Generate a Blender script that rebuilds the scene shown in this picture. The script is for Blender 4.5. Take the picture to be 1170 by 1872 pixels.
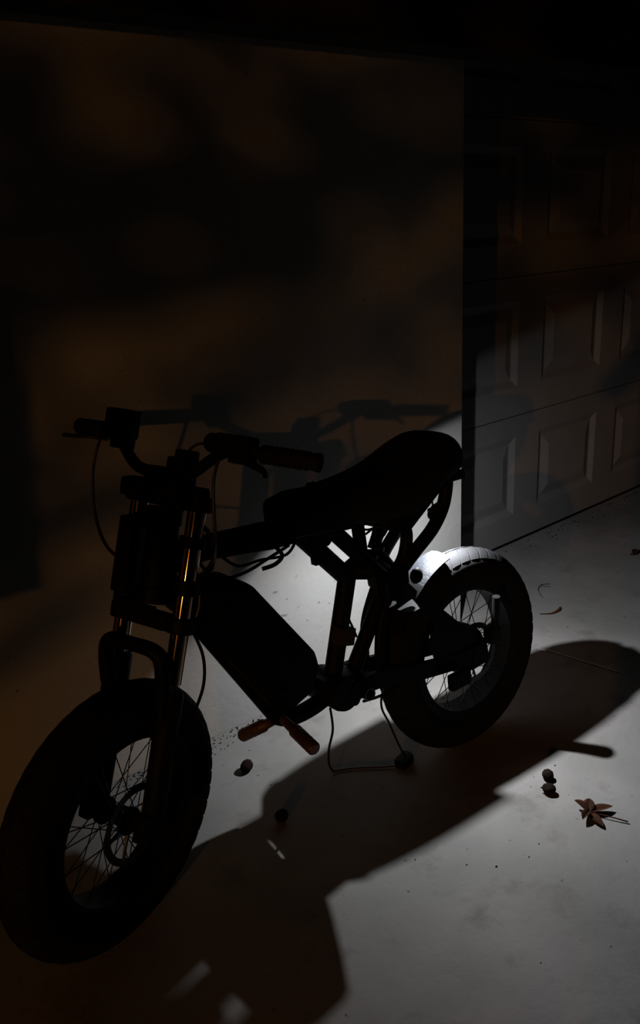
import bpy, bmesh, math, random
from mathutils import Vector, Matrix
R = math.radians
random.seed(7)
for o in list(bpy.data.objects): bpy.data.objects.remove(o)
C = bpy.context.scene.collection
S = bpy.context.scene

# ---------------------------------------------------------------- camera
CAM_H = 1.4472
ax = Vector((0.0, 0.0, 0.0))
def cal(nx, ny, rx, ry, f):
    d = Vector((nx-585, ny-936, f)).normalized(); up = -d
    r = Vector((rx-585, ry-936, f)); r -= r.dot(up)*up; r.normalize()
    return r, up.cross(r), up
Xc, Yc, Zc = cal(812.5546, 5128.7042, 2738.5062, 235.2368, 1467.1248)
cam_d = bpy.data.cameras.new('camera'); cam = bpy.data.objects.new('camera', cam_d); C.objects.link(cam)
right = Vector((Xc[0], Yc[0], Zc[0])); down = Vector((Xc[1], Yc[1], Zc[1])); fwd = Vector((Xc[2], Yc[2], Zc[2]))
m = Matrix((right, -down, -fwd)).transposed().to_4x4(); m.translation = (0, 0, CAM_H)
cam.matrix_world = m
cam_d.sensor_fit = 'VERTICAL'; cam_d.sensor_height = 36; cam_d.lens = 1467.1248/1872*36
cam_d.clip_start = .02; cam_d.clip_end = 100
S.camera = cam

# ---------------------------------------------------------------- light and exposure
S.view_settings.view_transform = 'Standard'; S.view_settings.look = 'None'
S.view_settings.exposure = 0; S.view_settings.gamma = 1
w = bpy.data.worlds.new('night_sky'); S.world = w; w.use_nodes = True
w.node_tree.nodes['Background'].inputs[0].default_value = (.35, .4, .6, 1)
w.node_tree.nodes['Background'].inputs[1].default_value = 0.0002
AMBER_DIR = Vector((1.47, 1.0, -.26))            # direction the street lamp's light travels
AMBER_POS = Vector((1.5, 1.9, .75)) - 9.0*AMBER_DIR
ad = bpy.data.lights.new('street_lamp_light', 'POINT'); ad.energy = 1400; ad.color = (1, .41, .08)
ad.shadow_soft_size = .10
LAMP_E = 19                                    # the small white work light clipped beneath the saddle

# ---------------------------------------------------------------- helpers
def mat(name, col, rough=.5, metal=0., spec=.5, bump=None, var=None, emit=None):
    mt = bpy.data.materials.new(name); mt.use_nodes = True; nt = mt.node_tree
    b = nt.nodes['Principled BSDF']
    b.inputs['Base Color'].default_value = (*col, 1); b.inputs['Roughness'].default_value = rough
    b.inputs['Metallic'].default_value = metal; b.inputs['Specular IOR Level'].default_value = spec
    tc = nt.nodes.new('ShaderNodeTexCoord')
    if var:
        n = nt.nodes.new('ShaderNodeTexNoise'); n.inputs['Scale'].default_value = var[0]; n.inputs['Detail'].default_value = 6
        r = nt.nodes.new('ShaderNodeValToRGB'); r.color_ramp.elements[0].position = .3; r.color_ramp.elements[1].position = .7
        r.color_ramp.elements[0].color = (*[c*(1-var[1]) for c in col], 1); r.color_ramp.elements[1].color = (*[min(1, c*(1+var[1])) for c in col], 1)
        nt.links.new(tc.outputs['Object'], n.inputs['Vector']); nt.links.new(n.outputs['Fac'], r.inputs['Fac']); nt.links.new(r.outputs['Color'], b.inputs['Base Color'])
    if bump:
        n2 = nt.nodes.new('ShaderNodeTexNoise'); n2.inputs['Scale'].default_value = bump[0]; n2.inputs['Detail'].default_value = 5
        bp = nt.nodes.new('ShaderNodeBump'); bp.inputs['Strength'].default_value = bump[1]; bp.inputs['Distance'].default_value = bump[2] if len(bump) > 2 else .01
        nt.links.new(tc.outputs['Object'], n2.inputs['Vector']); nt.links.new(n2.outputs['Fac'], bp.inputs['Height']); nt.links.new(bp.outputs['Normal'], b.inputs['Normal'])
    if emit:
        b.inputs['Emission Color'].default_value = (*emit[0], 1); b.inputs['Emission Strength'].default_value = emit[1]
    return mt
M = dict(
    frame=mat('black_frame_paint', (.0025, .0025, .0025), .6, 0, .08, var=(9, .3)),
    plastic=mat('black_plastic', (.0025, .0025, .0025), .7, 0, .08, bump=(180, .2, .002)),
    rubber=mat('tyre_rubber', (.008, .008, .0085), .85, 0, .05, var=(6, .2), bump=(220, .3, .002)),
    leather=mat('black_saddle_vinyl', (.005, .005, .005), .75, 0, .12, bump=(150, .25, .002)),
    chrome=mat('stanchion_metal', (.24, .16, .11), .09, 1, .5, var=(30, .05)),
    steel=mat('grey_steel', (.05, .05, .053), .4, 1, .5, var=(20, .15)),
    rim=mat('black_anodised_rim', (.003, .003, .003), .55, 0, .1, var=(12, .1)),
    fender=mat('pale_grey_fender', (.009, .010, .0125), .6, 0, .10, bump=(90, .4, .004)),
    peg=mat('worn_brown_peg_metal', (.075, .042, .022), .5, .5, .5, var=(40, .25)),
    cable=mat('dark_red_brown_cable', (.009, .004, .003), .5, 0, .4, var=(20, .2)),
    wood=mat('dark_brown_wood', (.02, .013, .009), .8, 0, .2, var=(5, .3)),
    leaf=mat('dry_brown_leaf', (.026, .011, .006), .8, 0, .04, var=(30, .35)),
    pod=mat('brown_seed_pod', (.008, .005, .004), .9, 0, .03, var=(60, .4), bump=(120, .6, .004)),
    bark=mat('tree_bark', (.06, .045, .03), .9, 0, .2, var=(8, .4), bump=(20, .8, .03)),
    foliage=mat('tree_foliage', (.05, .09, .03), .6, 0, .3, var=(3, .4)),
    amberlens=mat('amber_lens', (.5, .3, .1), .3, emit=((1, .5, .15), 60)),
    whitelens=mat('white_lens', (.8, .8, .8), .3, emit=((.9, .95, 1), 4)),
    lens=mat('tail_lens', (.10, .12, .10), .25, 0, .5, var=(30, .2)),
    coat=mat('navy_coat', (.02, .025, .04), .85, 0, .2, bump=(60, .3, .005)),
    skin=mat('skin', (.45, .27, .19), .5, 0, .4, var=(25, .08)),
    hair=mat('dark_hair', (.02, .014, .01), .6, 0, .3, var=(80, .4)),
    board=mat('dark_board', (.02, .017, .013), .8, 0, .2, var=(6, .3)),
)
def stucco(name, col, stain=True):
    mt = bpy.data.materials.new(name); mt.use_nodes = True; nt = mt.node_tree; L = nt.links.new
    b = nt.nodes['Principled BSDF']; b.inputs['Roughness'].default_value = .85; b.inputs['Specular IOR Level'].default_value = .2
    tc = nt.nodes.new('ShaderNodeTexCoord')
    def noise(s, d=5, rg=.55):
        n = nt.nodes.new('ShaderNodeTexNoise'); n.inputs['Scale'].default_value = s; n.inputs['Detail'].default_value = d; n.inputs['Roughness'].default_value = rg
        L(tc.outputs['Object'], n.inputs['Vector']); return n.outputs['Fac']
    def ramp(fac, p0, c0, p1, c1):
        r = nt.nodes.new('ShaderNodeValToRGB'); e = r.color_ramp.elements
        e[0].position = p0; e[0].color = (*c0, 1); e[1].position = p1; e[1].color = (*c1, 1); L(fac, r.inputs['Fac']); return r.outputs['Color']
    def mul(a, c):
        x = nt.nodes.new('ShaderNodeMix'); x.data_type = 'RGBA'; x.blend_type = 'MULTIPLY'; x.inputs['Factor'].default_value = 1
        L(a, x.inputs['A']); L(c, x.inputs['B']); return x.outputs['Result']
    base = ramp(noise(2.2, 6), .3, [c*.86 for c in col], .7, [min(1, c*1.08) for c in col])
    # small dark flecks and streaky stains that belong to the surface
    fl = ramp(noise(38, 3, .7), .26, (.35, .33, .3), .33, (1, 1, 1))
    st = ramp(noise(6, 8, .65), .30, (.72, .70, .68), .46, (1, 1, 1))
    big = ramp(noise(1.1, 4), .38, (.80, .82, .80), .62, (1.08, 1.05, 1.04))
    if stain: col_out = mul(mul(mul(base, fl), st), big)
    else:
        # hairline chips in the render coat, clustered in one patch
        mp = nt.nodes.new('ShaderNodeMapping'); mp.inputs['Scale'].default_value = (1, 1, 2.2); mp.inputs['Rotation'].default_value = (0, .6, 0); L(tc.outputs['Object'], mp.inputs['Vector'])
        n = nt.nodes.new('ShaderNodeTexNoise'); n.inputs['Scale'].default_value = 26; n.inputs['Detail'].default_value = 3; L(mp.outputs['Vector'], n.inputs['Vector'])
        thr = ramp(n.outputs['Fac'], .66, (0, 0, 0), .70, (1, 1, 1))
        vm = nt.nodes.new('ShaderNodeVectorMath'); vm.operation = 'DISTANCE'; L(tc.outputs['Object'], vm.inputs[0]); vm.inputs[1].default_value = (1.30, 1.918, .36)
        near = ramp(vm.outputs['Value'], .10, (1, 1, 1), .20, (0, 0, 0))
        inv = nt.nodes.new('ShaderNodeInvert'); L(mul(thr, near), inv.inputs['Color'])
        half = nt.nodes.new('ShaderNodeMix'); half.data_type = 'RGBA'; half.inputs['Factor'].default_value = .5; L(inv.outputs['Color'], half.inputs['A']); half.inputs['B'].default_value = (1, 1, 1, 1)
        col_out = mul(mul(base, fl), half.outputs['Result'])
    L(col_out, b.inputs['Base Color'])
    bp = nt.nodes.new('ShaderNodeBump'); bp.inputs['Strength'].default_value = .35; bp.inputs['Distance'].default_value = .004
    L(noise(45, 6, .6), bp.inputs['Height']); L(bp.outputs['Normal'], b.inputs['Normal'])
    return mt
M['wall'] = stucco('pale_wall_render', (.235, .232, .22), False)
M['concrete'] = stucco('driveway_concrete', (.155, .149, .145))
M['door'] = mat('garage_door_paint', (.12, .114, .110), .6, 0, .3, var=(4, .06), bump=(70, .08, .002))

class MB:
    """collects shapes into one mesh"""
    def __init__(s): s.bm = bmesh.new()
    def add(s, vs, fs, T=None):
        bv = [s.bm.verts.new(T @ Vector(v) if T is not None else v) for v in vs]
        for f in fs:
            try: s.bm.faces.new([bv[i] for i in f])
            except ValueError: pass
        return bv
    def box(s, c, d, T=None, bev=.0):
        x, y, z = [k/2 for k in d]
        t = bmesh.new(); bmesh.ops.create_cube(t, size=1)
        for v in t.verts: v.co = Vector((v.co.x*d[0]+c[0], v.co.y*d[1]+c[1], v.co.z*d[2]+c[2]))
        if bev: bmesh.ops.bevel(t, geom=list(t.edges), offset=bev, segments=2, affect='EDGES', profile=.7)
        t.verts.index_update(); s.add([v.co.copy() for v in t.verts], [[v.index for v in f.verts] for f in t.faces], T); t.free(); return s
    def tube(s, pts, r, n=12, T=None, smooth=True, flat=1.0):
        pts = [Vector(p) for p in pts]; rr = r if isinstance(r, (list, tuple)) else [r]*len(pts)
        if smooth and len(pts) > 2:
            q, qr = [], []
            for i in range(len(pts)-1):
                p0 = pts[max(i-1, 0)]; p1 = pts[i]; p2 = pts[i+1]; p3 = pts[min(i+2, len(pts)-1)]
                for k in range(6):
                    t = k/6; q.append(.5*((2*p1)+(-p0+p2)*t+(2*p0-5*p1+4*p2-p3)*t*t+(-p0+3*p1-3*p2+p3)*t**3)); qr.append(rr[i]*(1-t)+rr[i+1]*t)
            q.append(pts[-1]); qr.append(rr[-1]); pts, rr = q, qr
        vs, fs = [], []; nrm = None
        for i, p in enumerate(pts):
            d = (pts[min(i+1, len(pts)-1)]-pts[max(i-1, 0)]).normalized()
            if nrm is None: nrm = d.orthogonal().normalized()
            nrm = (nrm-d*nrm.dot(d)).normalized(); b = d.cross(nrm)
            for k in range(n):
                a = 2*math.pi*k/n; vs.append(p+rr[i]*(math.cos(a)*nrm+flat*math.sin(a)*b))
        for i in range(len(pts)-1):
            for k in range(n): fs.append((i*n+k, i*n+(k+1) % n, (i+1)*n+(k+1) % n, (i+1)*n+k))
        fs.append(tuple(range(n))[::-1]); fs.append(tuple((len(pts)-1)*n+k for k in range(n)))
        s.add(vs, fs, T); return s
    def lathe(s, prof, axis_o, axis_d, n=24, T=None, a0=0, a1=2*math.pi, ref=None):
        """prof: (radius, along)"""
        o = Vector(axis_o); d = Vector(axis_d).normalized(); u = Vector(ref) if ref else d.orthogonal().normalized(); v = d.cross(u)
        full = abs(a1-a0-2*math.pi) < 1e-6; m = n if full else n+1; vs, fs = [], []
        for i in range(m):
            a = a0+(a1-a0)*i/n
            for (r, h) in prof: vs.append(o+d*h+r*(math.cos(a)*u+math.sin(a)*v))
        k = len(prof)
        for i in range(n):
            j = (i+1) % m
            for q in range(k-1): fs.append((i*k+q, j*k+q, j*k+q+1, i*k+q+1))
        s.add(vs, fs, T); return s
    def prism(s, poly, l0, l1, T=None, bev=.0):
        """poly in (x, z), extruded along y"""
        t = bmesh.new(); n = len(poly)
        a = [t.verts.new((x, l0, z)) for x, z in poly]; b = [t.verts.new((x, l1, z)) for x, z in poly]
        t.faces.new(a); t.faces.new(b[::-1])
        for i in range(n): t.faces.new((a[i], b[i], b[(i+1) % n], a[(i+1) % n]))
        bmesh.ops.recalc_face_normals(t, faces=list(t.faces))
        if bev: bmesh.ops.bevel(t, geom=list(t.edges), offset=bev, segments=3, affect='EDGES', profile=.6)
        t.verts.index_update(); s.add([v.co.copy() for v in t.verts], [[v.index for v in f.verts] for f in t.faces], T); t.free(); return s
    def ball(s, c, r, T=None, sc=(1, 1, 1), sub=2, jit=0):
        t = bmesh.new(); bmesh.ops.create_icosphere(t, subdivisions=sub, radius=r)
        for v in t.verts:
            k = 1+random.uniform(-jit, jit); v.co = Vector((v.co.x*sc[0]*k+c[0], v.co.y*sc[1]*k+c[1], v.co.z*sc[2]*k+c[2]))
        t.verts.index_update(); s.add([v.co.copy() for v in t.verts], [[v.index for v in f.verts] for f in t.faces], T); t.free(); return s
    def build(s, name, material, parent=None, smooth=True, **tags):
        bmesh.ops.recalc_face_normals(s.bm, faces=list(s.bm.faces))
        me = bpy.data.meshes.new(name); s.bm.to_mesh(me); s.bm.free()
        if smooth:
            me.polygons.foreach_set('use_smooth', [True]*len(me.polygons))
            try: me.set_sharp_from_angle(angle=R(38))
            except Exception: pass
        me.materials.append(M[material]); o = bpy.data.objects.new(name, me); C.objects.link(o)
        if parent: o.parent = parent
        for k, v in tags.items(): o[k] = v
        return o
def empty(name, loc=(0, 0, 0), parent=None, **tags):
    o = bpy.data.objects.new(name, None); C.objects.link(o); o.location = loc; o.empty_display_size = .1
    if parent: o.parent = parent
    for k, v in tags.items(): o[k] = v
    return o

# ---------------------------------------------------------------- the setting
WY = 1.918                # face of the wall
WX = 2.012                # its outer corner beside the garage door
# floor slabs, the control joint runs out from the wall corner
def slab(name, pts, z0=-.12, z1=0.):
    b = MB(); n = len(pts)
    b.add([(x, y, z1) for x, y in pts]+[(x, y, z0) for x, y in pts], [tuple(range(n))]+[tuple(range(2*n-1, n-1, -1))]+[(i, i+n, (i+1) % n+n, (i+1) % n) for i in range(n)])
    return b.build(name, 'concrete', smooth=False, kind='structure')
def jx(y): return 2.03+(1.918-y)*.225      # joint line
slab('floor', [(-9, -9), (jx(-9)-.008, -9), (jx(WY)-.008, WY), (jx(WY)-.008, 2.9), (-9, 2.9)])
slab('floor', [(jx(-9)+.008, -9), (12, -9), (12, 2.9), (jx(WY)+.008, 2.9), (jx(WY)+.008, WY)])
bd = MB(); bd.box((1, -3, -.075), (24, 13, .12)); bd.build('trim_2', 'board', smooth=False, kind='structure')
bw = MB(); bw.box(((WX-7)/2, (WY+2.72)/2, 1.75), (WX+7, 2.72-WY, 3.5), bev=.004); bw.build('wall_left', 'wall', kind='structure')
# garage door: sections with raised panels
DA = .06
DM = Matrix.Translation((WX-.25, 2.282, 0)) @ Matrix.Rotation(DA, 4, 'Z')
door = empty('door_1'); door.matrix_world = DM; door['kind'] = 'structure'; door.name = 'door_1'
SH = .605; DWID = 4.9
def section(z0, z1):
    b = MB(); bm = b.bm
    vd = {}
    def V(x, y, z):
        k = (round(x, 5), round(y, 5), round(z, 5))
        if k not in vd: vd[k] = bm.verts.new(k)
        return vd[k]
    def Q(*p): bm.faces.new([V(*q) for q in p])
    pw_, gap = .48, .18; x = -.17; px = []
    first = 2.99-(WX-.25)-.66*4
    xs = []
    k = 0
    while first+k*.66+pw_ < DWID:
        if first+k*.66 > .05: xs.append((first+k*.66, first+k*.66+pw_))
        k += 1
    g = .002; a, c = z0+g, z1-g
    p0, p1 = z0+.132, z0+.132+.375
    Q((0, 0, a), (DWID, 0, a), (DWID, 0, p0), *[(q, 0, p0) for pr in reversed(xs) for q in (pr[1], pr[0])], (0, 0, p0))
    Q((0, 0, p1), *[(q, 0, p1) for pr in xs for q in pr], (DWID, 0, p1), (DWID, 0, c), (0, 0, c))
    e = 0
    for (u, v) in xs+[(DWID, DWID)]:
        Q((e, 0, p0), (u, 0, p0), (u, 0, p1), (e, 0, p1)); e = v
    for (u, v) in xs:
        rings = [(0, 0), (.030, .014), (.038, .014), (.085, .001)]
        for (i0, d0), (i1, d1) in zip(rings, rings[1:]):
            A = [(u+i0, d0, p0+i0), (v-i0, d0, p0+i0), (v-i0, d0, p1-i0), (u+i0, d0, p1-i0)]
            B = [(u+i1, d1, p0+i1), (v-i1, d1, p0+i1), (v-i1, d1, p1-i1), (u+i1, d1, p1-i1)]
            for i in range(4): Q(A[i], A[(i+1) % 4], B[(i+1) % 4], B[i])
        Q(*B)
    # thickness
    Q((0, 0, c), (DWID, 0, c), (DWID, .04, c), (0, .04, c)); Q((0, 0, a), (DWID, 0, a), (DWID, .04, a), (0, .04, a))
    Q((0, .04, a), (DWID, .04, a), (DWID, .04, c), (0, .04, c)); Q((0, 0, a), (0, .04, a), (0, .04, c), (0, 0, c)); Q((DWID, 0, a), (DWID, .04, a), (DWID, .04, c), (DWID, 0, c))
    return b
for i in range(4):
    section(.012+i*SH, .012+(i+1)*SH).build('door_section', 'door', door, smooth=False)
b = MB(); b.box((DWID/2, .016, .008), (DWID, .03, .016)); b.build('bottom_seal', 'plastic', door, smooth=False)
bb = MB(); bb.box((DWID/2, .12, 1.3), (DWID, .1, 2.6)); bb.build('door_backing', 'board', door, smooth=False)
bh = MB(); bh.box((4.4, 2.4, 2.95), (4.776, .6, 1.1), bev=.004); bh.build('wall_right', 'wall', kind='structure')
be = MB(); be.box((2.3, WY-.06, 2.12), (17, .12, .42), bev=.01); be.build('trim_1', 'wood', kind='structure')  # dark brown band across the upper wall and over the door

# ---------------------------------------------------------------- electric bicycle
O = Vector((1.51233969, 1.41504162, 0.)); E0 = Vector((.99990462, .01381153, 0)); E1 = Vector((-.0137484, .99533413, -.0955037)); E2 = Vector((-.00131905, .09549459, .99542907))
BM = Matrix((E0, E1, E2)).transposed().to_4x4(); BM.translation = O
bike = empty('electric_bicycle'); bike.matrix_world = BM
bike['label'] = 'black fat-tyred electric bicycle with long humped saddle standing beside the pale wall'; bike['category'] = 'bicycle'
RAKE, STEER, WB, RW, TW = .3279, .4045, 1.0676, .2937, .1068
kx = Vector((math.sin(RAKE), 0, math.cos(RAKE)))
SM = Matrix.Translation((-WB+.02, 0, .2937)) @ Matrix.Rotation(STEER, 4, kx) @ Matrix((Vector((math.cos(RAKE), 0, -math.sin(RAKE))), Vector((0, 1, 0)), kx)).transposed().to_4x4()
FWM = SM @ Matrix.Translation((-.02*math.cos(RAKE), 0, -.02*math.sin(RAKE))) @ Matrix.Rotation(.25, 4, 'Y')
RWM = Matrix.Translation((0, 0, .2937))

def wheel(name, T, motor, nsp=36):
    # rim is the part, its tyre, hub, disc and spokes are sub-parts
    b = MB()
    b.lathe([(.178, -.036), (.190, -.040), (.205, -.040), (.198, -.030), (.196, 0), (.198, .030), (.205, .040), (.190, .040), (.178, .036), (.180, .0), (.178, -.036)], (0, 0, 0), (0, 1, 0), 64, T)
    rim = b.build(name, 'rim', bike)
    b = MB(); prof = []
    for k in range(25):
        a = -R(152)+R(304)*k/24
        prof.append((RW-TW/2+TW/2*math.cos(a), TW/2*math.sin(a)))
    n = 72; o, vs = Vector((0, 0, 0)), []
    b.lathe(prof, (0, 0, 0), (0, 1, 0), 96, T)
    # tread: broad slanted blocks with narrow sipes between them
    NB = 46
    for k in range(NB):
        th = 2*math.pi*k/NB; hb = math.pi/NB-.009
        for sgn in (-1, 1):
            vs, fs = [], []
            for j in range(7):
                t = .07+(.98-.07)*j/6; sh = .085*(j/6)+.02*sgn
                for dth, rr in ((-hb, -.002), (-hb, .0015), (0, .0022), (hb, .0015), (hb, -.002)):
                    rad = RW-TW/2+(TW/2+rr)*math.cos(t); an = th+dth+sh; vs.append(Vector((rad*math.cos(an), sgn*(TW/2+rr)*math.sin(t), rad*math.sin(an))))
            for j in range(6):
                for q in range(4): fs.append((j*5+q, j*5+q+1, (j+1)*5+q+1, (j+1)*5+q))
            fs += [tuple(range(5)), tuple(30+q for q in range(5))]
            b.add(vs, fs, T)
    b.build('tyre', 'rubber', rim)
    b = MB()
    if motor: b.lathe([(.0, -.062), (.014, -.062), (.016, -.045), (.05, -.042), (.068, -.03), (.072, -.02), (.072, .02), (.068, .03), (.05, .042), (.016, .045), (.0, .062)], (0, 0, 0), (0, 1, 0), 40, T)
    else: b.lathe([(0, -.07), (.011, -.07), (.012, -.045), (.03, -.04), (.03, -.03), (.018, -.024), (.018, .024), (.03, .03), (.03, .04), (.012, .045), (.011, .07), (0, .07)], (0, 0, 0), (0, 1, 0), 32, T)
    b.build('hub', 'frame', rim)
    hr = .069 if motor else .028
    for k in range(nsp):
        sg = 1 if k % 2 else -1
        a = 2*math.pi*(k+.2)/nsp; h = a+(.42 if (k//2) % 2 else -.42)*(1 if motor else 1.9)
        b = MB(); b.tube([(hr*math.cos(h), sg*.032, hr*math.sin(h)), (.182*math.cos(a), sg*.006, .182*math.sin(a))], .0013, 6, T, False); b.build('spoke', 'steel', rim)
    # brake disc on the near side
    b = MB(); y = -.055 if motor else -.052
    b.lathe([(.088, y-.001), (.088, y+.001), (.072, y+.001), (.072, y-.001), (.088, y-.001)], (0, 0, 0), (0, 1, 0), 60, T)
    for k in range(6):
        a = k*math.pi/3; b.tube([(.025*math.cos(a), y, .025*math.sin(a)), (.05*math.cos(a+.35), y, .05*math.sin(a+.35)), (.075*math.cos(a+.5), y, .075*math.sin(a+.5))], .004, 6, T)
    b.build('brake_disc', 'steel', rim)
    return rim
wheel('wheel', RWM, True)
wheel('wheel', FWM, False)

# main frame (bike frame: x back, y towards the wall, z up)
b = MB()
b.prism([(-.875, .845), (-.875, .775), (-.77, .785), (-.60, .762), (-.50, .758), (-.27, .745), (-.27, .785), (-.50, .80), (-.60, .825), (-.77, .835)], -.022, .022, bev=.008)   # top tube
b.build('top_tube', 'frame', bike)
b = MB(); 
b.tube([(-.51, 0, .775), (-.375, 0, .618)], .024, 14, smooth=False); b.build('diagonal_strut', 'frame', bike)
b = MB(); b.tube([(-.432, -.012, .775), (-.246, -.012, .566)], .021, 14, smooth=False)
b.box((-.47, -.012, .70), (.03, .02, .02)); b.build('diagonal_strut', 'frame', bike)
b = MB(); b.tube([(-.378, 0, .63), (-.462, 0, .37)], .0235, 14, smooth=False); b.build('seat_tube', 'frame', bike)
b = MB(); b.tube([(-.256, 0, .565), (-.405, 0, .355)], .0205, 14, smooth=False); b.build('seat_tube', 'frame', bike)
b = MB(); b.tube([(-.865, 0, .765), (-.80, 0, .645), (-.635, 0, .345)], [.03, .026, .024], 14, smooth=False)
b.tube([(-.645, 0, .35), (-.60, 0, .325), (-.53, 0, .325), (-.45, 0, .345)], .022, 12)
b.tube([(-.60, .02, .355), (-.53, .02, .375), (-.46, .02, .38)], .016, 10); b.build('down_tube', 'frame', bike)
b = MB(); b.lathe([(0, 0), (.040, 0), (.040, .03), (.035, .035), (.035, .165), (.040, .17), (.040, .2), (0, .2)], SM @ Vector((0, 0, .46)), kx, 24); b.build('head_tube', 'frame', bike)
# battery
bat = MB(); bat.prism([(-.862, .70), (-.832, .733), (-.790, .742), (-.715, .732), (-.682, .708), (-.537, .494), (-.530, .455), (-.552, .396), (-.625, .372), (-.665, .385), (-.815, .640)], -.058, .058, bev=.016)
bat = bat.build('battery_pack', 'plastic', bike)
b = MB(); b.prism([(-.79, .69), (-.70, .69), (-.60, .52), (-.66, .47), (-.775, .64)], -.0605, -.056, bev=.002); b.build('battery_side_cover', 'plastic', bat)
b = MB(); b.tube([(-.645, -.066, .43), (-.645, -.056, .43)], .011, 14, smooth=False); b.build('key_lock', 'plastic', bat)
# bottom bracket and pivot
b = MB(); b.lathe([(0, -.062), (.042, -.062), (.046, -.05), (.046, .05), (.042, .062), (0, .062)], (-.465, 0, .352), (0, 1, 0), 28)
b.prism([(-.51, .395), (-.40, .385), (-.385, .34), (-.42, .315), (-.50, .318)], -.05, .05, bev=.008)
b.tube([(-.43, -.05, .318), (-.43, .05, .318)], .014, 12, smooth=False)
b.build('motor_bracket', 'frame', bike)
b = MB(); b.lathe([(.013, -.075), (.017, -.075), (.017, -.05), (.013, -.05), (.013, -.075)], (-.402, 0, .332), (0, 1, 0), 20); b.build('pivot_collar', 'steel', bike)
# foot pegs
def peg(a_, c_):
    a_, c_ = Vector(a_), Vector(c_); d = (c_-a_).normalized(); L = (c_-a_).length
    b = MB(); b.lathe([(0, 0), (.010, 0), (.012, .03), (.0125, L*.35), (.0165, L*.4), (.0165, L-.004), (.0135, L), (0, L)], a_, d, 22)
    for k in range(5): b.lathe([(.0165, L*.45+k*.014), (.0170, L*.45+k*.014+.003), (.0165, L*.45+k*.014+.006)], a_, d, 22)
    b.build('foot_peg', 'peg', bike)
peg((-.635, -.02, .345), (-.640, -.155, .318)); peg((-.625, .01, .33), (-.680, .115, .262))
# swingarm
b = MB()
def arm(poly, lf, t):
    # plate whose sideways position follows lf(x)
    n = len(poly); vs = [(x, lf(x)+t, z) for x, z in poly]+[(x, lf(x)-t, z) for x, z in poly]
    b.add(vs, [tuple(range(n)), tuple(range(2*n-1, n-1, -1))]+[(i, i+n, (i+1) % n+n, (i+1) % n) for i in range(n)])
def mixf(a0, a1):
    return lambda x: a1+(a0-a1)*max(0, min(1, (x+.30)/.20))
for sg in (-1, 1):
    up = (lambda x: -.058+(.026*min(1, max(0, (-.08-x)/.07)))-(.024*min(1, max(0, (-.17-x)/.08)))) if sg < 0 else mixf(.056, -.012)
    lo_ = mixf(sg*.062, sg*.05)
    arm([(-.44, .375), (-.36, .372), (-.30, .360), (-.19, .338), (-.10, .325), (.0, .315), (.03, .295), (.02, .268), (-.02, .268), (-.10, .280), (-.20, .292), (-.30, .312), (-.36, .325), (-.44, .33)], lo_, .007)
    arm([(-.30, .600), (-.26, .598), (-.225, .575), (-.19, .540), (-.15, .503), (-.10, .452), (-.056, .405), (.03, .335), (.035, .275), (-.01, .285), (-.10, .390), (-.15, .440), (-.20, .490), (-.235, .525), (-.30, .55)], up, .006)
    arm([(-.02, .31), (.035, .33), (.045, .26), (-.02, .255)], lo_, .009)
    arm([(-.15, .445), (-.09, .40), (-.06, .32), (-.15, .31), (-.17, .38)], lo_, .004)
b.tube([(-.43, -.066, .35), (-.43, .066, .35)], .024, 14, smooth=False)
b.tube([(-.36, -.055, .345), (-.36, .055, .345)], .014, 12, smooth=False)
b.build('swingarm', 'frame', bike)
b = MB(); b.tube([(-.265, -.064, .585), (-.265, .064, .585)], .015, 12, smooth=False); b.box((-.265, 0, .585), (.05, .07, .045), bev=.01); b.build('pivot_block', 'frame', bike)
b = MB(); b.tube([(-.26, -.03, .57), (-.305, -.03, .49), (-.322, -.03, .42), (-.330, -.03, .33)], .013, 10)
b.tube([(-.26, .03, .57), (-.305, .03, .49), (-.322, .03, .42), (-.330, .03, .33)], .013, 10)
b.build('fender_stay', 'frame', bike)
# front inner fender plates
def arc_plate(r, t, h0, h1, a0, a1, name, m):
    b = MB(); vs, fs = [], []; n = 24
    for i in range(n+1):
        a = a0+(a1-a0)*i/n; hw = h0+(h1-h0)*i/n
        prof = [(r, -hw), (r+t, -hw), (r+t+.01, -hw*.55), (r+t+.013, 0), (r+t+.01, hw*.55), (r+t, hw), (r, hw), (r+.009, hw*.55), (r+.012, 0), (r+.009, -hw*.55)]
        for rr, y in prof: vs.append((rr*math.cos(a), y, .2937+rr*math.sin(a)))
    k = 10
    for i in range(n):
        for q in range(k): fs.append((i*k+q, (i+1)*k+q, (i+1)*k+(q+1) % k, i*k+(q+1) % k))
    fs.append(tuple(range(k))); fs.append(tuple(n*k+q for q in range(k)))
    b.add(vs, fs); return b.build(name, m, bike)
arc_plate(.300, .003, .043, .050, R(101), R(124), 'fender', 'fender')
arc_plate(.300, .003, .052, .052, R(124), R(152), 'fender_skirt', 'plastic')
# added plate, near side ahead of the tyre, shaped to cast the floor shadow
pg = [(-.200, -.016), (-.2105, -.042), (-.2205, -.066), (-.233, -.092), (-.243, -.110), (-.262, -.112), (-.282, -.098), (-.290, -.050), (-.290, -.016)]
b = MB(); n = len(pg); zz = lambda x, y: .526+.05*y
b.add([(x, y, zz(x, y)+.002) for x, y in pg]+[(x, y, zz(x, y)-.003) for x, y in pg], [tuple(range(n)), tuple(range(2*n-1, n-1, -1))]+[(i, i+n, (i+1) % n+n, (i+1) % n) for i in range(n)])
b.tube([(-.26, -.05, .525), (-.26, -.05, .57)], .006, 8, smooth=False); b.build('shadow_plate', 'plastic', bike)
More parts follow.
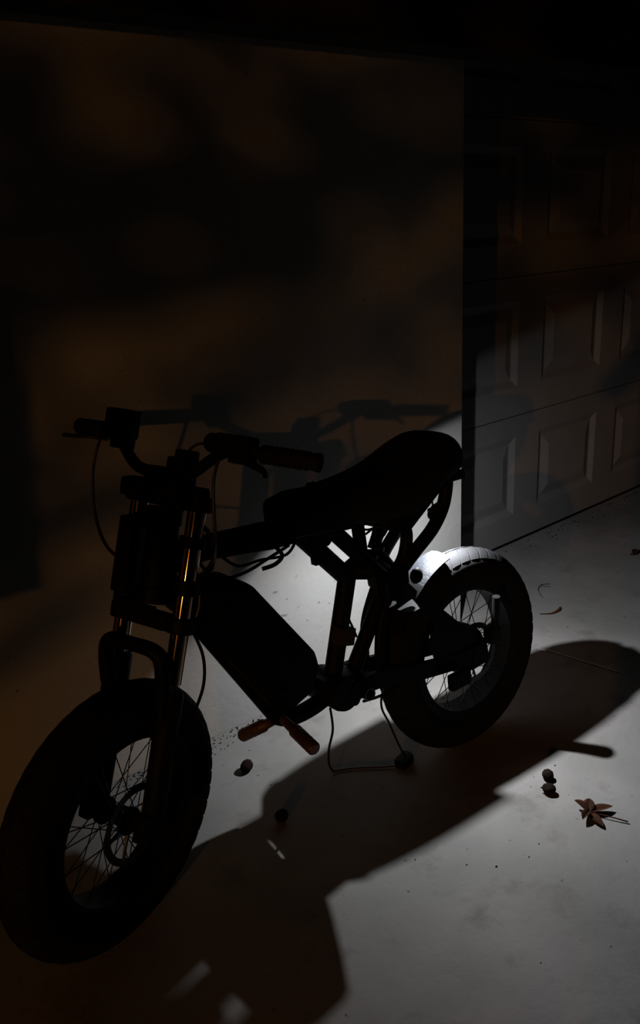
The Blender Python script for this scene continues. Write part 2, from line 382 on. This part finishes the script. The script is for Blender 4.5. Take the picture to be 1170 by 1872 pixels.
# controller box, charge port box
b = MB(); b.box((-.425, -.020, .487), (.046, .04, .045), T=Matrix.Translation((-.425, 0, .487)) @ Matrix.Rotation(R(16), 4, 'Y') @ Matrix.Translation((.425, 0, -.487)), bev=.005); b.build('controller_box', 'board', bike)
b = MB(); b.box((-.10, -.09, .262), (.075, .02, .045), bev=.005); b.build('motor_connector', 'plastic', bike)
# brake caliper with hose fittings
b = MB(); b.box((.045, -.085, .345), (.04, .03, .05), bev=.006); b.tube([(.05, -.09, .36), (.052, -.098, .42), (.05, -.104, .46)], .011, 10); b.build('brake_caliper', 'rim', bike)
# shock absorber
b = MB(); T = None
b.tube([(-.33, .0, .765), (-.325, 0, .66)], .017, 12, smooth=False)
b.tube([(-.38, 0, .635), (-.30, 0, .64), (-.25, 0, .60)], .022, 12)
b.tube([(-.39, 0, .64), (-.35, 0, .655)], .018, 12, smooth=False)
b.ball((-.30, 0, .655), .022); b.ball((-.27, .0, .672), .018)
b.tube([(-.225, .02, .74), (-.27, .02, .665)], .0165, 12, smooth=False)
b.tube([(-.275, 0, .672), (-.225, 0, .60)], .013, 12, smooth=False)
for k in range(7): b.lathe([(.02, k*.011), (.026, k*.011+.004), (.02, k*.011+.008)], (-.37, 0, .642), (1, 0, -.3), 16)
b.build('shock_absorber', 'frame', bike)
b = MB()
b.tube([(-.06, -.055, .84), (-.062, -.055, .80), (-.082, -.055, .745), (-.125, -.055, .695), (-.19, -.05, .648), (-.262, -.04, .59)], [.017, .0175, .018, .018, .018, .018], 14)
b.tube([(-.06, .055, .84), (-.064, .055, .80), (-.095, .055, .735), (-.15, .055, .682), (-.205, .052, .635), (-.262, .04, .585)], .0175, 14)
b.build('frame_loop', 'frame', bike)
b = MB(); b.tube([(-.225, -.05, .75), (-.213, -.05, .70), (-.228, -.048, .645), (-.262, -.04, .60)], .0165, 12)
b.build('seat_stay', 'frame', bike)
b = MB(); b.ball((-.205, -.066, .590), .022, sc=(1, .5, 1)); b.ball((-.245, -.055, .62), .018, sc=(1, .5, 1)); b.box((-.255, -.052, .60), (.06, .018, .05), bev=.006); b.build('linkage', 'frame', bike)
b = MB(); b.tube([(-.445, -.02, .745), (-.445, .02, .745)], .017, 12, smooth=False); b.build('seat_bolt', 'frame', bike)
# cables beneath the saddle and top tube
for pts, r in (([(-.80, -.03, .80), (-.76, -.035, .745), (-.69, -.03, .735), (-.62, -.03, .75), (-.56, -.03, .765)], .004),
               ([(-.74, -.03, .79), (-.70, -.03, .755), (-.64, -.03, .752), (-.57, -.03, .745), (-.53, -.02, .77)], .0035),
               ([(-.60, -.03, .775), (-.585, -.035, .748), (-.61, -.04, .735), (-.64, -.03, .73)], .005),
               ([(-.345, -.03, .775), (-.335, -.03, .745), (-.30, -.03, .74), (-.26, -.03, .76)], .0028),
               ([(-.33, -.03, .73), (-.29, -.035, .745), (-.25, -.03, .735), (-.24, -.03, .72)], .003),
               ([(-.30, -.02, .69), (-.295, -.02, .73), (-.27, -.02, .765)], .004),
               ([(-.31, -.04, .71), (-.28, -.04, .715), (-.25, -.04, .75)], .0028),
               ([(-.41, -.015, .55), (-.40, -.03, .50), (-.385, -.02, .47)], .003),
               ([(-.40, -.04, .30), (-.34, -.04, .292), (-.28, -.04, .295), (-.2, -.04, .30)], .004)):
    b = MB(); b.tube(pts, r, 8); b.build('wiring_cable', 'plastic', bike)
# saddle (lofted) and front box
def loft(secs, name, m, n=24, sq=3.2):
    b = MB(); vs, fs = [], []
    for (x, zt, zb, hw) in secs:
        zc, hz = (zt+zb)/2, (zt-zb)/2
        for k in range(n):
            a = 2*math.pi*k/n; c, s_ = math.cos(a), math.sin(a)
            e = 2/sq; vs.append((x, hw*math.copysign(abs(c)**e, c), zc+hz*math.copysign(abs(s_)**e, s_)))
    for i in range(len(secs)-1):
        for k in range(n): fs.append((i*n+k, i*n+(k+1) % n, (i+1)*n+(k+1) % n, (i+1)*n+k))
    fs.append(tuple(range(n))); fs.append(tuple((len(secs)-1)*n+k for k in range(n)))
    b.add(vs, fs); return b.build(name, m, bike)
def interp(secs, k=4):
    out = []
    for i in range(len(secs)-1):
        p0, p1, p2, p3 = secs[max(i-1, 0)], secs[i], secs[i+1], secs[min(i+2, len(secs)-1)]
        for j in range(k):
            t = j/k; out.append(tuple(.5*((2*b_)+(-a_+c_)*t+(2*a_-5*b_+4*c_-d_)*t*t+(-a_+3*b_-3*c_+d_)*t**3) for a_, b_, c_, d_ in zip(p0, p1, p2, p3)))
    out.append(secs[-1]); return out
loft(interp([(-.562, .836, .788, .055), (-.557, .862, .782, .068), (-.535, .869, .78, .07), (-.50, .874, .775, .075), (-.44, .869, .772, .08), (-.40, .868, .77, .08)]), 'storage_box', 'plastic', sq=5)
sad = loft(interp([(-.47, .860, .78, .05), (-.455, .869, .775, .075), (-.40, .875, .772, .085), (-.335, .879, .762, .095), (-.26, .890, .742, .105), (-.20, .908, .748, .11), (-.14, .930, .78, .108), (-.09, .942, .804, .10), (-.05, .937, .816, .092), (-.022, .915, .824, .08), (-.004, .885, .832, .06), (.002, .858, .842, .03)]), 'saddle', 'leather')
b = MB(); b.prism([(-.285, .76), (-.275, .728), (-.24, .722), (-.11, .808), (-.12, .83)], -.095, .095, bev=.006); b.build('saddle_pan', 'plastic', bike)
b = MB(); b.tube([(-.462, -.01, .865), (-.468, -.01, .880), (-.455, -.01, .888)], .006, 8); b.ball((-.470, -.01, .884), .009); b.build('storage_latch', 'plastic', bike)
b = MB(); b.box((-.025, -.03, .816), (.05, .07, .022), bev=.004); tl = b.build('tail_light', 'plastic', bike)
b = MB(); b.box((.003, -.03, .816), (.012, .062, .018), bev=.003); b.build('lens', 'lens', tl)
# white work light clipped below the saddle
LB = Vector((-.048, .0, .713))
LD = Vector((-math.sin(R(42)), 0, math.cos(R(42))))      # back of the lamp; it points down and rearwards
b = MB(); b.lathe([(0, .026), (.006, .026), (.010, .020), (.012, .012), (.012, .004), (.0105, .004), (.0105, .008), (0, .008)], LB, LD, 28); b.tube([LB+LD*.024, LB+Vector((-.02, 0, .06)), LB+Vector((-.02, 0, .115))], .0025, 8)
b.lathe([(.010, .0040), (.030, .0040), (.030, .0055), (.010, .0055), (.010, .0040)], LB, LD, 28)      # flat shield flange, added to cut the forward light
b.lathe([(0, .0060), (.028, .0045), (.028, .0085), (0, .0085)], LB, (0, 0, 1), 28); wl = b.build('work_light', 'plastic', bike)  # brim added to cap the upward light
b = MB(); b.lathe([(0, .0075), (.0105, .0075), (.0105, .004), (0, .004)], LB, LD, 28); b.build('lens', 'whitelens', wl)
ld = bpy.data.lights.new('work_light_beam', 'AREA'); ld.shape = 'DISK'; ld.size = .010; ld.energy = LAMP_E; ld.color = (.93, .96, 1)
lo = bpy.data.objects.new('work_light_beam', ld); C.objects.link(lo); lo.location = BM @ (LB-LD*.0015); lo.rotation_euler = (0, R(-18), 0)

# fork (steering frame, s: back, y, z along the steering axis)
FS = .078
def st(v): return SM @ Vector(v)
for sg, ztop in ((-1, .715), (1, .715)):
    b = MB(); b.lathe([(0, .30), (.0195, .30), (.0195, ztop-.02), (0, ztop-.02)], st((.005, sg*FS, 0)), kx if False else (SM.to_3x3() @ Vector((0, 0, 1))), 32)
    sx = b.build('stanchion', 'chrome', bike)
    b = MB(); b.lathe([(0, ztop-.025), (.0225, ztop-.025), (.0225, ztop-.01), (.018, ztop), (0, ztop)], st((.005, sg*FS, 0)), (SM.to_3x3() @ Vector((0, 0, 1))), 24); b.build('fork_cap', 'frame', sx)
    b = MB(); b.lathe([(0, -.035), (.018, -.035), (.024, -.01), (.027, .12), (.0285, .26), (.031, .275), (.031, .325), (.027, .332), (0, .332)] if sg > 0 else [(0, -.035), (.018, -.035), (.024, -.01), (.026, .12), (.0265, .22), (.028, .235), (.028, .275), (.024, .282), (0, .282)], st((.005, sg*FS, 0)), (SM.to_3x3() @ Vector((0, 0, 1))), 24)
    b.box((-.012, sg*FS, -.006), (.05, .03, .06), T=SM, bev=.006); b.build('fork_leg', 'frame', bike)
b = MB(); b.tube([(-.012, FS, .27), (-.035, FS-.002, .335), (-.045, FS-.018, .368), (-.045, .0, .372), (-.04, -FS+.022, .368), (-.03, -FS+.002, .335), (-.01, -FS, .22)], [.02, .018, .0165, .0155, .0165, .018, .02], 12, SM, flat=1.)
b.build('fork_brace', 'frame', bike)
def crown(z, h, name):
    b = MB(); b.box((-.002, 0, z), (.055, .13, h), SM, bev=.008)
    for sg in (-1, 1): b.lathe([(0, z-h/2), (.030, z-h/2), (.030, z+h/2), (0, z+h/2)], st((.005, sg*FS, 0)), (SM.to_3x3() @ Vector((0, 0, 1))), 24)
    b.build(name, 'frame', bike)
crown(.425, .03, 'fork_crown'); crown(.68, .03, 'fork_crown')
# clamp rings on the stanchions
for sg in (-1, 1):
    for z in ((.505, .03), (.60, .022)) if sg < 0 else ((.455, .02),):
        b = MB(); b.lathe([(.019, z[0]-z[1]/2), (.0285, z[0]-z[1]/2), (.0285, z[0]+z[1]/2), (.019, z[0]+z[1]/2), (.019, z[0]-z[1]/2)], st((.005, sg*FS, 0)), (SM.to_3x3() @ Vector((0, 0, 1))), 22); b.build('clamp_ring', 'frame', bike)
# accessory bracket on the far stanchion and steering head
b = MB()
b.box((-.02, FS-.014, .55), (.05, .042, .165), SM, bev=.01)
b.box((-.03, .02, .628), (.02, .10, .016), SM, bev=.004); b.box((-.03, .02, .448), (.02, .10, .016), SM, bev=.004)
b.build('fork_bracket', 'frame', bike)
# stem block and display
b = MB(); b.box((0.0, 0, .712), (.07, .09, .045), SM, bev=.01); b.box((-.01, .02, .695), (.075, .15, .035), SM, bev=.012); b.box((.01, -.015, .745), (.045, .045, .05), SM, bev=.008); b.build('stem', 'frame', bike)
b = MB(); b.box((.02, -.02, .772), (.03, .045, .03), SM, bev=.006); b.build('ignition_display', 'plastic', bike)
b = MB(); b.box((-.035, .05, .695), (.05, .07, .045), SM, bev=.018); b.build('horn', 'plastic', bike)
# handlebar
bar = MB(); hb = []
for sg in (-1, 1):
    pass
bar.tube([(.045, .318, .802), (.022, .21, .800), (.012, .165, .795), (.0, .13, .765), (-.004, .085, .735), (0, .03, .733), (0, -.03, .733), (-.002, -.06, .742), (.0, -.10, .775), (.004, -.135, .797), (.012, -.18, .803), (.045, -.318, .803)], .0125, 14, SM)
bar = bar.build('handlebar', 'frame', bike)
for sg in (-1, 1):
    b = MB(); b.tube([(.022, sg*.205, .8025), (.046, sg*.325, .8025)], [.0185, .0175], 18, SM, False)
    b.tube([(.0455, sg*.318, .8025), (.047, sg*.326, .8025)], .0195, 18, SM, False)
    for k in range(9): b.tube([(.023+k*.0022, sg*(.21+k*.011), .8025), (.0238+k*.0022, sg*(.214+k*.011), .8025)], .0197, 18, SM, False)
    b.build('grip', 'rubber', bike)
b = MB(); b.box((.008, -.150, .812), (.04, .085, .042), SM, bev=.008); b.box((.014, -.165, .79), (.035, .05, .03), SM, bev=.006); b.build('control_switch', 'plastic', bike)
b = MB(); b.ball((-.004, -.098, .81), .021, SM, sc=(1, .8, 1)); b.build('bell', 'plastic', bike)
b = MB(); b.box((.012, .165, .822), (.05, .062, .065), SM, bev=.008); b.box((.005, .15, .785), (.04, .04, .035), SM, bev=.006); b.build('throttle_housing', 'plastic', bike)
def lever(sg):
    b = MB(); b.box((-.02, sg*.195, .79), (.035, .03, .022), SM, bev=.005)
    b.tube([(-.03, sg*.19, .788), (-.042, sg*.22, .782), (-.042, sg*.255, .779), (-.038, sg*.285, .778)], [.007, .006, .0055, .006], 10, SM, flat=.7); b.build('brake_lever', 'cable' if sg > 0 else 'plastic', bike)
lever(1)
b = MB(); b.tube([(-.0, -.18, .785), (.006, -.205, .776), (.012, -.222, .768), (.014, -.226, .756)], [.009, .008, .006, .004], 10, SM); b.build('thumb_throttle', 'plastic', bike)
for pts, r in (([(-.01, .20, .785), (-.015, .205, .74), (.0, .215, .68), (.01, .20, .60), (.0, .15, .55), (-.01, .09, .53)], .0038),
               ([(.0, -.10, .80), (.01, -.06, .805), (.015, -.03, .79), (.02, -.02, .77)], .003),
               ([(-.0, -.12, .785), (-.01, -.12, .74), (-.01, -.13, .68), (-.005, -.14, .62), (.01, -.13, .57), (.03, -.09, .53), (.05, -.05, .50)], .0038),
               ([(.0, -.06, .66), (.03, -.10, .62), (.05, -.105, .57), (.07, -.08, .535), (.06, -.03, .51)], .005),
               ([(.03, -.09, .52), (.03, -.10, .47), (.025, -.095, .43)], .0035)):
    b = MB(); b.tube(pts, r, 8, SM); b.build('control_cable', 'cable', bike)
b = MB(); b.tube([(.03, -.095, .41), (.055, -.11, .36), (.065, -.115, .30), (.055, -.11, .24), (.035, -.10, .17), (.02, -.09, .08)], .0035, 8, SM); b.build('brake_hose', 'plastic', bike)

# ---------------------------------------------------------------- cable and plug on the floor
tc_ = empty('charging_cable', (1.285, 1.44, 0)); tc_['label'] = 'thin dark cable looping on the concrete beside the rear tyre'; tc_['category'] = 'cable'
b = MB(); b.tube([(-.27, -.03, .318), (-.262, -.025, .25), (-.245, .02, .16), (-.22, .06, .08), (-.18, .10, .012), (-.165, .10, .005), (-.12, .075, .005), (-.06, .03, .005), (-.02, .0, .008)], .0032, 8)
b.tube([(.0, -.005, .03), (-.02, .0, .08), (-.06, -.01, .17), (-.085, -.01, .23), (-.08, -.01, .275), (-.05, -.01, .30)], .0032, 8); b.build('cord', 'cable', tc_)
b = MB(); b.box((.0, 0, .014), (.05, .035, .028), Matrix.Rotation(.3, 4, 'Z'), bev=.005); b.box((.03, .008, .012), (.02, .02, .014), Matrix.Rotation(.3, 4, 'Z'), bev=.003); b.build('plug', 'plastic', tc_)

# ---------------------------------------------------------------- leaves, pods and crumbs on the concrete
def pod(x, y, r, sc, rot, label, extra=None, tilt=.3):
    b = MB(); b.ball((0, 0, 0), r, sc=sc, sub=3, jit=.05)
    b.tube([(r*sc[0]*.9, 0, 0), (r*sc[0]*1.25, .002, .001)], [.0025, .0012], 6, smooth=False)
    o = b.build('seed_pod', 'pod', label=label, category='seed pod'); o.location = (x, y, r*sc[2]*.96); o.rotation_euler = (0, 0, rot)
    o['group'] = 'round seed pods on the concrete'
    return o
pod(.927, 1.712, .017, (1.3, 1, 1), .5, 'round brown seed pod lying alone between the front tyre and the foot pegs')
pod(1.540, 1.139, .0155, (1.05, 1, .95), 1.1, 'round brown seed pod above its twin, nearest the dark stick-shaped shadow')
pod(1.496, 1.100, .016, (1.15, .95, .9), 2.2, 'brown seed pod just below its twin, nearer the dry leaf')
pod(.887, 1.475, .017, (1.1, 1, 1), 0.2, 'dark seed pod sitting where the two big shadows meet')

def lobe(b, ang, L, wd, lift, curl, base=(0, 0)):
    n = 8; vs, fs = [], []
    d = Vector((math.cos(ang), math.sin(ang), 0)); p = Vector((-d.y, d.x, 0))
    for i in range(n+1):
        t = i/n; wv = wd*math.sin(math.pi*min(1, t*.93+.07))**.8*(1-.25*t); z = lift*t*(1-.2*t)+.002
        for s_ in (-1, -.5, 0, .5, 1):
            vs.append(Vector((base[0], base[1], 0))+d*(L*t)+p*(wv*s_)+Vector((0, 0, z+curl*abs(s_)*wv)))
    for i in range(n):
        for k in range(4): fs.append((i*5+k, i*5+k+1, (i+1)*5+k+1, (i+1)*5+k))
    b.add(vs, fs)
def solidify(o, t):
    md = o.modifiers.new('thickness', 'SOLIDIFY'); md.thickness = t; md.offset = 0
b = MB()
for a_, L_, w_, li, cu in ((2.35, .040, .012, .022, .9), (1.2, .038, .016, .018, .5), (.1, .066, .014, .012, .6), (-1.25, .062, .013, .004, .5), (-2.2, .048, .012, .016, 1.0)):
    lobe(b, a_-.62, L_, w_, li, cu)
b.tube([(0, 0, .004), (.025, -.05, .006), (.045, -.085, .003)], [.0014, .0012, .0018], 6)
lf = b.build('dry_leaf', 'leaf', label='curled five-lobed brown leaf on the concrete at lower right', category='leaf'); lf.location = (1.507, .985, .002); solidify(lf, .0007)
b = MB(); b.tube([(-.06, -.035, .003), (-.02, .02, .004), (.03, .045, .006), (.07, .03, .004)], [.0012, .0016, .0016, .001], 6); b.tube([(.02, .042, .005), (.05, .015, .003)], .0011, 6)
tw = b.build('twig', 'bark', label='thin bent twig on the concrete right of the rear tyre', category='twig'); tw.location = (2.49, 1.90, 0)
b = MB(); b.tube([(-.05, .02, .002), (-.02, -.01, .004), (.02, -.015, .006), (.045, -.005, .008)], [.0018, .003, .0055, .003], 8)
b.build('leaf_stalk', 'leaf', label='short curved reddish stalk on the concrete below the bent twig', category='stalk').location = (2.36, 1.765, 0)
b = MB(); lobe(b, .4, .05, .016, .012, .7); lobe(b, 2.6, .02, .008, .006, .5)
o = b.build('leaf_scrap', 'leaf', label='small rust-coloured leaf scrap near the right edge of the driveway', category='leaf'); o.location = (3.07, 1.87, .002); solidify(o, .0008)
# crumbs swept along the foot of the wall and the door
b = MB()
for k in range(420):
    if k < 230: x = random.uniform(.6, 1.35); y = WY-.004-abs(random.gauss(0, .03)); r = random.uniform(.0008, .0028)
    elif k < 330: x = random.uniform(2.7, 4.2); y = 2.282+(x-WX+.25)*.06-.03-abs(random.gauss(0, .05)); r = random.uniform(.001, .0042)
    else: x = random.uniform(.9, 3.2); y = random.uniform(.4, 1.85); r = random.uniform(.0008, .0024)
    b.ball((x, y, r*.5), r, sc=(random.uniform(.8, 1.8), 1, .6), sub=1, jit=.2)
b.build('dirt_crumbs', 'pod', kind='stuff', label='dark crumbs of soil and leaf litter scattered along the foot of the wall', category='debris')

# ---------------------------------------------------------------- street lamp, tree and added board behind the photographer, whose shadows fall on the wall
lp = empty('street_lamp', (AMBER_POS.x, AMBER_POS.y, 0)); lp['label'] = 'slim street lamp with an amber globe behind the photographer'; lp['category'] = 'street lamp'
b = MB(); b.tube([(0, 0, -.1), (0, 0, AMBER_POS.z-.14)], [.06, .035], 14, smooth=False); b.build('pole', 'frame', lp)
b = MB(); b.lathe([(0, AMBER_POS.z+.16), (.1, AMBER_POS.z+.15), (.2, AMBER_POS.z+.125), (.2, AMBER_POS.z+.115), (0, AMBER_POS.z+.13)], (0, 0, 0), (0, 0, 1), 24); b.build('shade', 'frame', lp)
al = bpy.data.objects.new('street_lamp_light', ad); C.objects.link(al); al.location = AMBER_POS

def back(wx, wz, k, wy=WY):      # the point k metres of depth in front of a wall point, towards the lamp
    p = Vector((wx, wy, wz)); d = AMBER_POS-p; return p+d*(k/(-d.y))
tree = empty('shade_tree', (-7.2, -2.6, 0)); tree['label'] = 'leafy tree between the street lamp and the photographer'; tree['category'] = 'tree'
b = MB()
b.tube([(-8.4, -1.7, 0), (-8.3, -1.8, 1.4), (-7.6, -2.2, 2.6), (-6.4, -2.5, 3.3)], [.16, .13, .1, .07], 12)
tb = tree.matrix_world
limbs = [  # wall points (x, z) that each limb's shade crosses
    [(.30, 1.29), (.55, 1.31), (.80, 1.33), (1.23, 1.36), (1.5, 1.42)],
    [(.55, 1.49), (.75, 1.51), (1.29, 1.555), (1.9, 1.61), (2.3, 1.65)],
    [(.30, .70), (.52, .765), (.76, .805), (.95, .86)],
    [(1.05, .95), (1.2, 1.02), (1.66, 1.17), (2.0, 1.30)],
    [(.2, .45), (.40, .50), (.62, .57)],
    [(2.2, 1.22), (2.7, 1.26), (3.4, 1.33)],
]
lr = [.036, .042, .026, .022, .032, .022]
pts_l = []
for q, r in zip(limbs, lr):
    p = [back(x, z, 3.9) for x, z in q]; pts_l.append(p)
    b.tube(p, [r*.8]+[r]*(len(p)-2)+[r*.7], 10)
me = b; 
# leaf mass high in the crown
lv = MB()
def leafq(b, p, s):
    n = Vector((random.gauss(0, 1), random.gauss(0, 1), random.gauss(0, 1))).normalized(); u = n.orthogonal().normalized(); v = n.cross(u)
    b.add([p-u*s, p-v*s*.45+n*s*.15, p+u*s, p+v*s*.45+n*s*.15], [(0, 1, 2), (0, 2, 3)])
for k in range(3400):
    wx = random.uniform(-.3, 5.5); t = random.random(); wz = 1.30+1.8*(1-(1-t)**1.0)
    wave = .10*math.sin(wx*2.1+.5)+.06*math.sin(wx*5.3)
    dens = min(1, max(0, (wz+wave-1.38)/.7))*.50
    if random.random() < dens: leafq(lv, back(wx, wz, random.uniform(3.2, 5.2)), random.uniform(.04, .09))
for k in range(500):   # drooping side sprays
    i = random.choice((0, 1, 1, 2, 3)); p = random.choice(pts_l[i]); q = random.choice(pts_l[i]); t = random.random()
    leafq(lv, p*t+q*(1-t)+Vector((random.gauss(0, .08), random.gauss(0, .2), random.gauss(0, .05))), random.uniform(.03, .06))
wd_ = me.build('branches', 'bark'); wd_.parent = tree; wd_.matrix_parent_inverse = Matrix.Translation((7.2, 2.6, 0))
fo = lv.build('foliage', 'foliage', smooth=False, kind='stuff'); fo.parent = tree; fo.matrix_parent_inverse = Matrix.Translation((7.2, 2.6, 0))

# added leafy hedge behind the photographer; it keeps the street lamp off the near part of the driveway
hd = empty('light_blocker', (-1.2, -.95, 0)); hd['label'] = 'unseen added leafy hedge along the edge of the driveway behind the photographer'; hd['category'] = 'blocker'
b = MB()
for k in range(5200):
    x = random.uniform(-5.5, 1.2); y = random.uniform(-.22, .22); z = random.uniform(.02, .60)+.02*math.sin(x*9)
    leafq(b, Vector((x+1.2, y, z)), random.uniform(.03, .06))
b.build('blocker_leaves', 'foliage', hd, smooth=False, kind='stuff')
b = MB(); b.box((-.95, 0, .28), (6.5, .30, .56), bev=.05); b.build('blocker_core', 'foliage', hd)

# added unseen board that casts the dark shape at the wall's left
nb = empty('shadow_board', (-1.6, .65, 0)); nb['label'] = 'unseen dark board added to cast a shadow on the wall'; nb['category'] = 'board'
b = MB(); q = [back(.15, .635, 1.2), back(.487, .643, 1.2), back(.530, 1.33, 1.2), back(.15, 1.33, 1.2)]
n_ = Vector((.3, -1, 0)).normalized()*.02
b.add([v for v in q]+[v+n_ for v in q], [(0, 1, 2, 3), (7, 6, 5, 4), (0, 4, 5, 1), (1, 5, 6, 2), (2, 6, 7, 3), (3, 7, 4, 0)]); o = b.build('panel', 'board', smooth=False); o.parent = nb; o.matrix_parent_inverse = Matrix.Translation((1.6, -.65, 0))
qb = q[0]+Vector((-.05, 0, 0)); b = MB(); b.box((qb.x, qb.y, .75), (.05, .05, 1.5), bev=.004); o = b.build('post', 'wood'); o.parent = nb; o.matrix_parent_inverse = Matrix.Translation((1.6, -.65, 0))

# ---------------------------------------------------------------- photographer (casts the shadow on the garage door)
ph = empty('person', (-.22, -.30, 0)); ph['label'] = 'person in a dark coat holding up a phone'; ph['category'] = 'person'
F_ = Vector((.588, .809, 0)); Lf = Vector((-.809, .588, 0))
def pp(f, l, z): return Vector((0, 0, z))+F_*f+Lf*l
def skin(name, nodes, edges, m, parent, sub=2):
    me = bpy.data.meshes.new(name); me.from_pydata([n[0] for n in nodes], edges, []); o = bpy.data.objects.new(name, me); C.objects.link(o)
    md = o.modifiers.new('skin', 'SKIN'); md.use_smooth_shade = True
    for i, n in enumerate(nodes): me.skin_vertices[0].data[i].radius = (n[1], n[1]) if not isinstance(n[1], tuple) else n[1]
    me.skin_vertices[0].data[0].use_root = True
    s2 = o.modifiers.new('sub', 'SUBSURF'); s2.levels = sub; s2.render_levels = sub
    me.materials.append(M[m]); o.parent = parent; return o
N = [(pp(0, 0, .95), .15), (pp(.0, 0, 1.12), .135), (pp(0, 0, 1.30), .16), (pp(-.01, 0, 1.42), .11), (pp(0, 0, 1.50), .055), (pp(.03, 0, 1.60), .085), (pp(.03, 0, 1.69), .085),
     (pp(0, .17, 1.40), .065), (pp(.06, .30, 1.24), .052), (pp(.27, .10, 1.36), .034),
     (pp(0, -.17, 1.40), .065), (pp(.06, -.28, 1.20), .05), (pp(.27, -.09, 1.36), .034),
     (pp(0, .10, .86), .10), (pp(.01, .11, .50), .065), (pp(0, .12, .10), .045), (pp(.12, .13, .045), .04),
     (pp(0, -.10, .86), .10), (pp(.01, -.11, .50), .065), (pp(0, -.12, .10), .045), (pp(.12, -.13, .045), .04)]
Ed = [(0, 1), (1, 2), (2, 3), (3, 4), (4, 5), (5, 6), (2, 7), (7, 8), (8, 9), (2, 10), (10, 11), (11, 12), (0, 13), (13, 14), (14, 15), (15, 16), (0, 17), (17, 18), (18, 19), (19, 20)]
skin('body', N, Ed, 'coat', ph)
def hand(sg):
    w0 = pp(.27, sg*.10, 1.36); nodes = [(w0, .024), (pp(.31, sg*.085, 1.385), .028), (pp(.335, sg*.075, 1.40), .02)]; ed = [(0, 1), (1, 2)]
    for k in range(4):
        i = len(nodes); z = 1.435-.02*k; L = (.9, 1, .95, .8)[k]
        nodes += [(pp(.345, sg*.085, z), .009), (pp(.362, sg*(.085-.03*L), z), .0085), (pp(.352, sg*(.085-.05*L), z), .008)]; ed += [(2, i), (i, i+1), (i+1, i+2)]
    i = len(nodes); nodes += [(pp(.315, sg*.06, 1.42), .010), (pp(.315, sg*.045, 1.44), .009)]; ed += [(1, i), (i, i+1)]
    return skin('hand', nodes, ed, 'skin', ph, 1)
hand(1); hand(-1)
b = MB(); c = pp(0.05, 0, 1.66)
b.ball(c, .1, sc=(.95, .9, 1.2), sub=3); b.ball(c+F_*.098+Vector((0, 0, -.02)), .014, sc=(1, 1, 1.5)); b.ball(c+Lf*.092, .018, sc=(.7, .7, 1.3)); b.ball(c-Lf*.092, .018, sc=(.7, .7, 1.3)); b.build('face', 'skin', ph)
b = MB(); b.ball(c-F_*.018+Vector((0, 0, .03)), .108, sc=(.95, .95, 1.1), sub=3, jit=.015); b.build('hair', 'hair', ph)
pn = MB(); T = Matrix((right, -down, -fwd)).transposed().to_4x4(); T.translation = Vector((0, 0, CAM_H))
pn.box((0, -.045, .018), (.075, .155, .009), T, bev=.003); pn = pn.build('smartphone', 'plastic', label='black phone held upright by the person', category='phone')
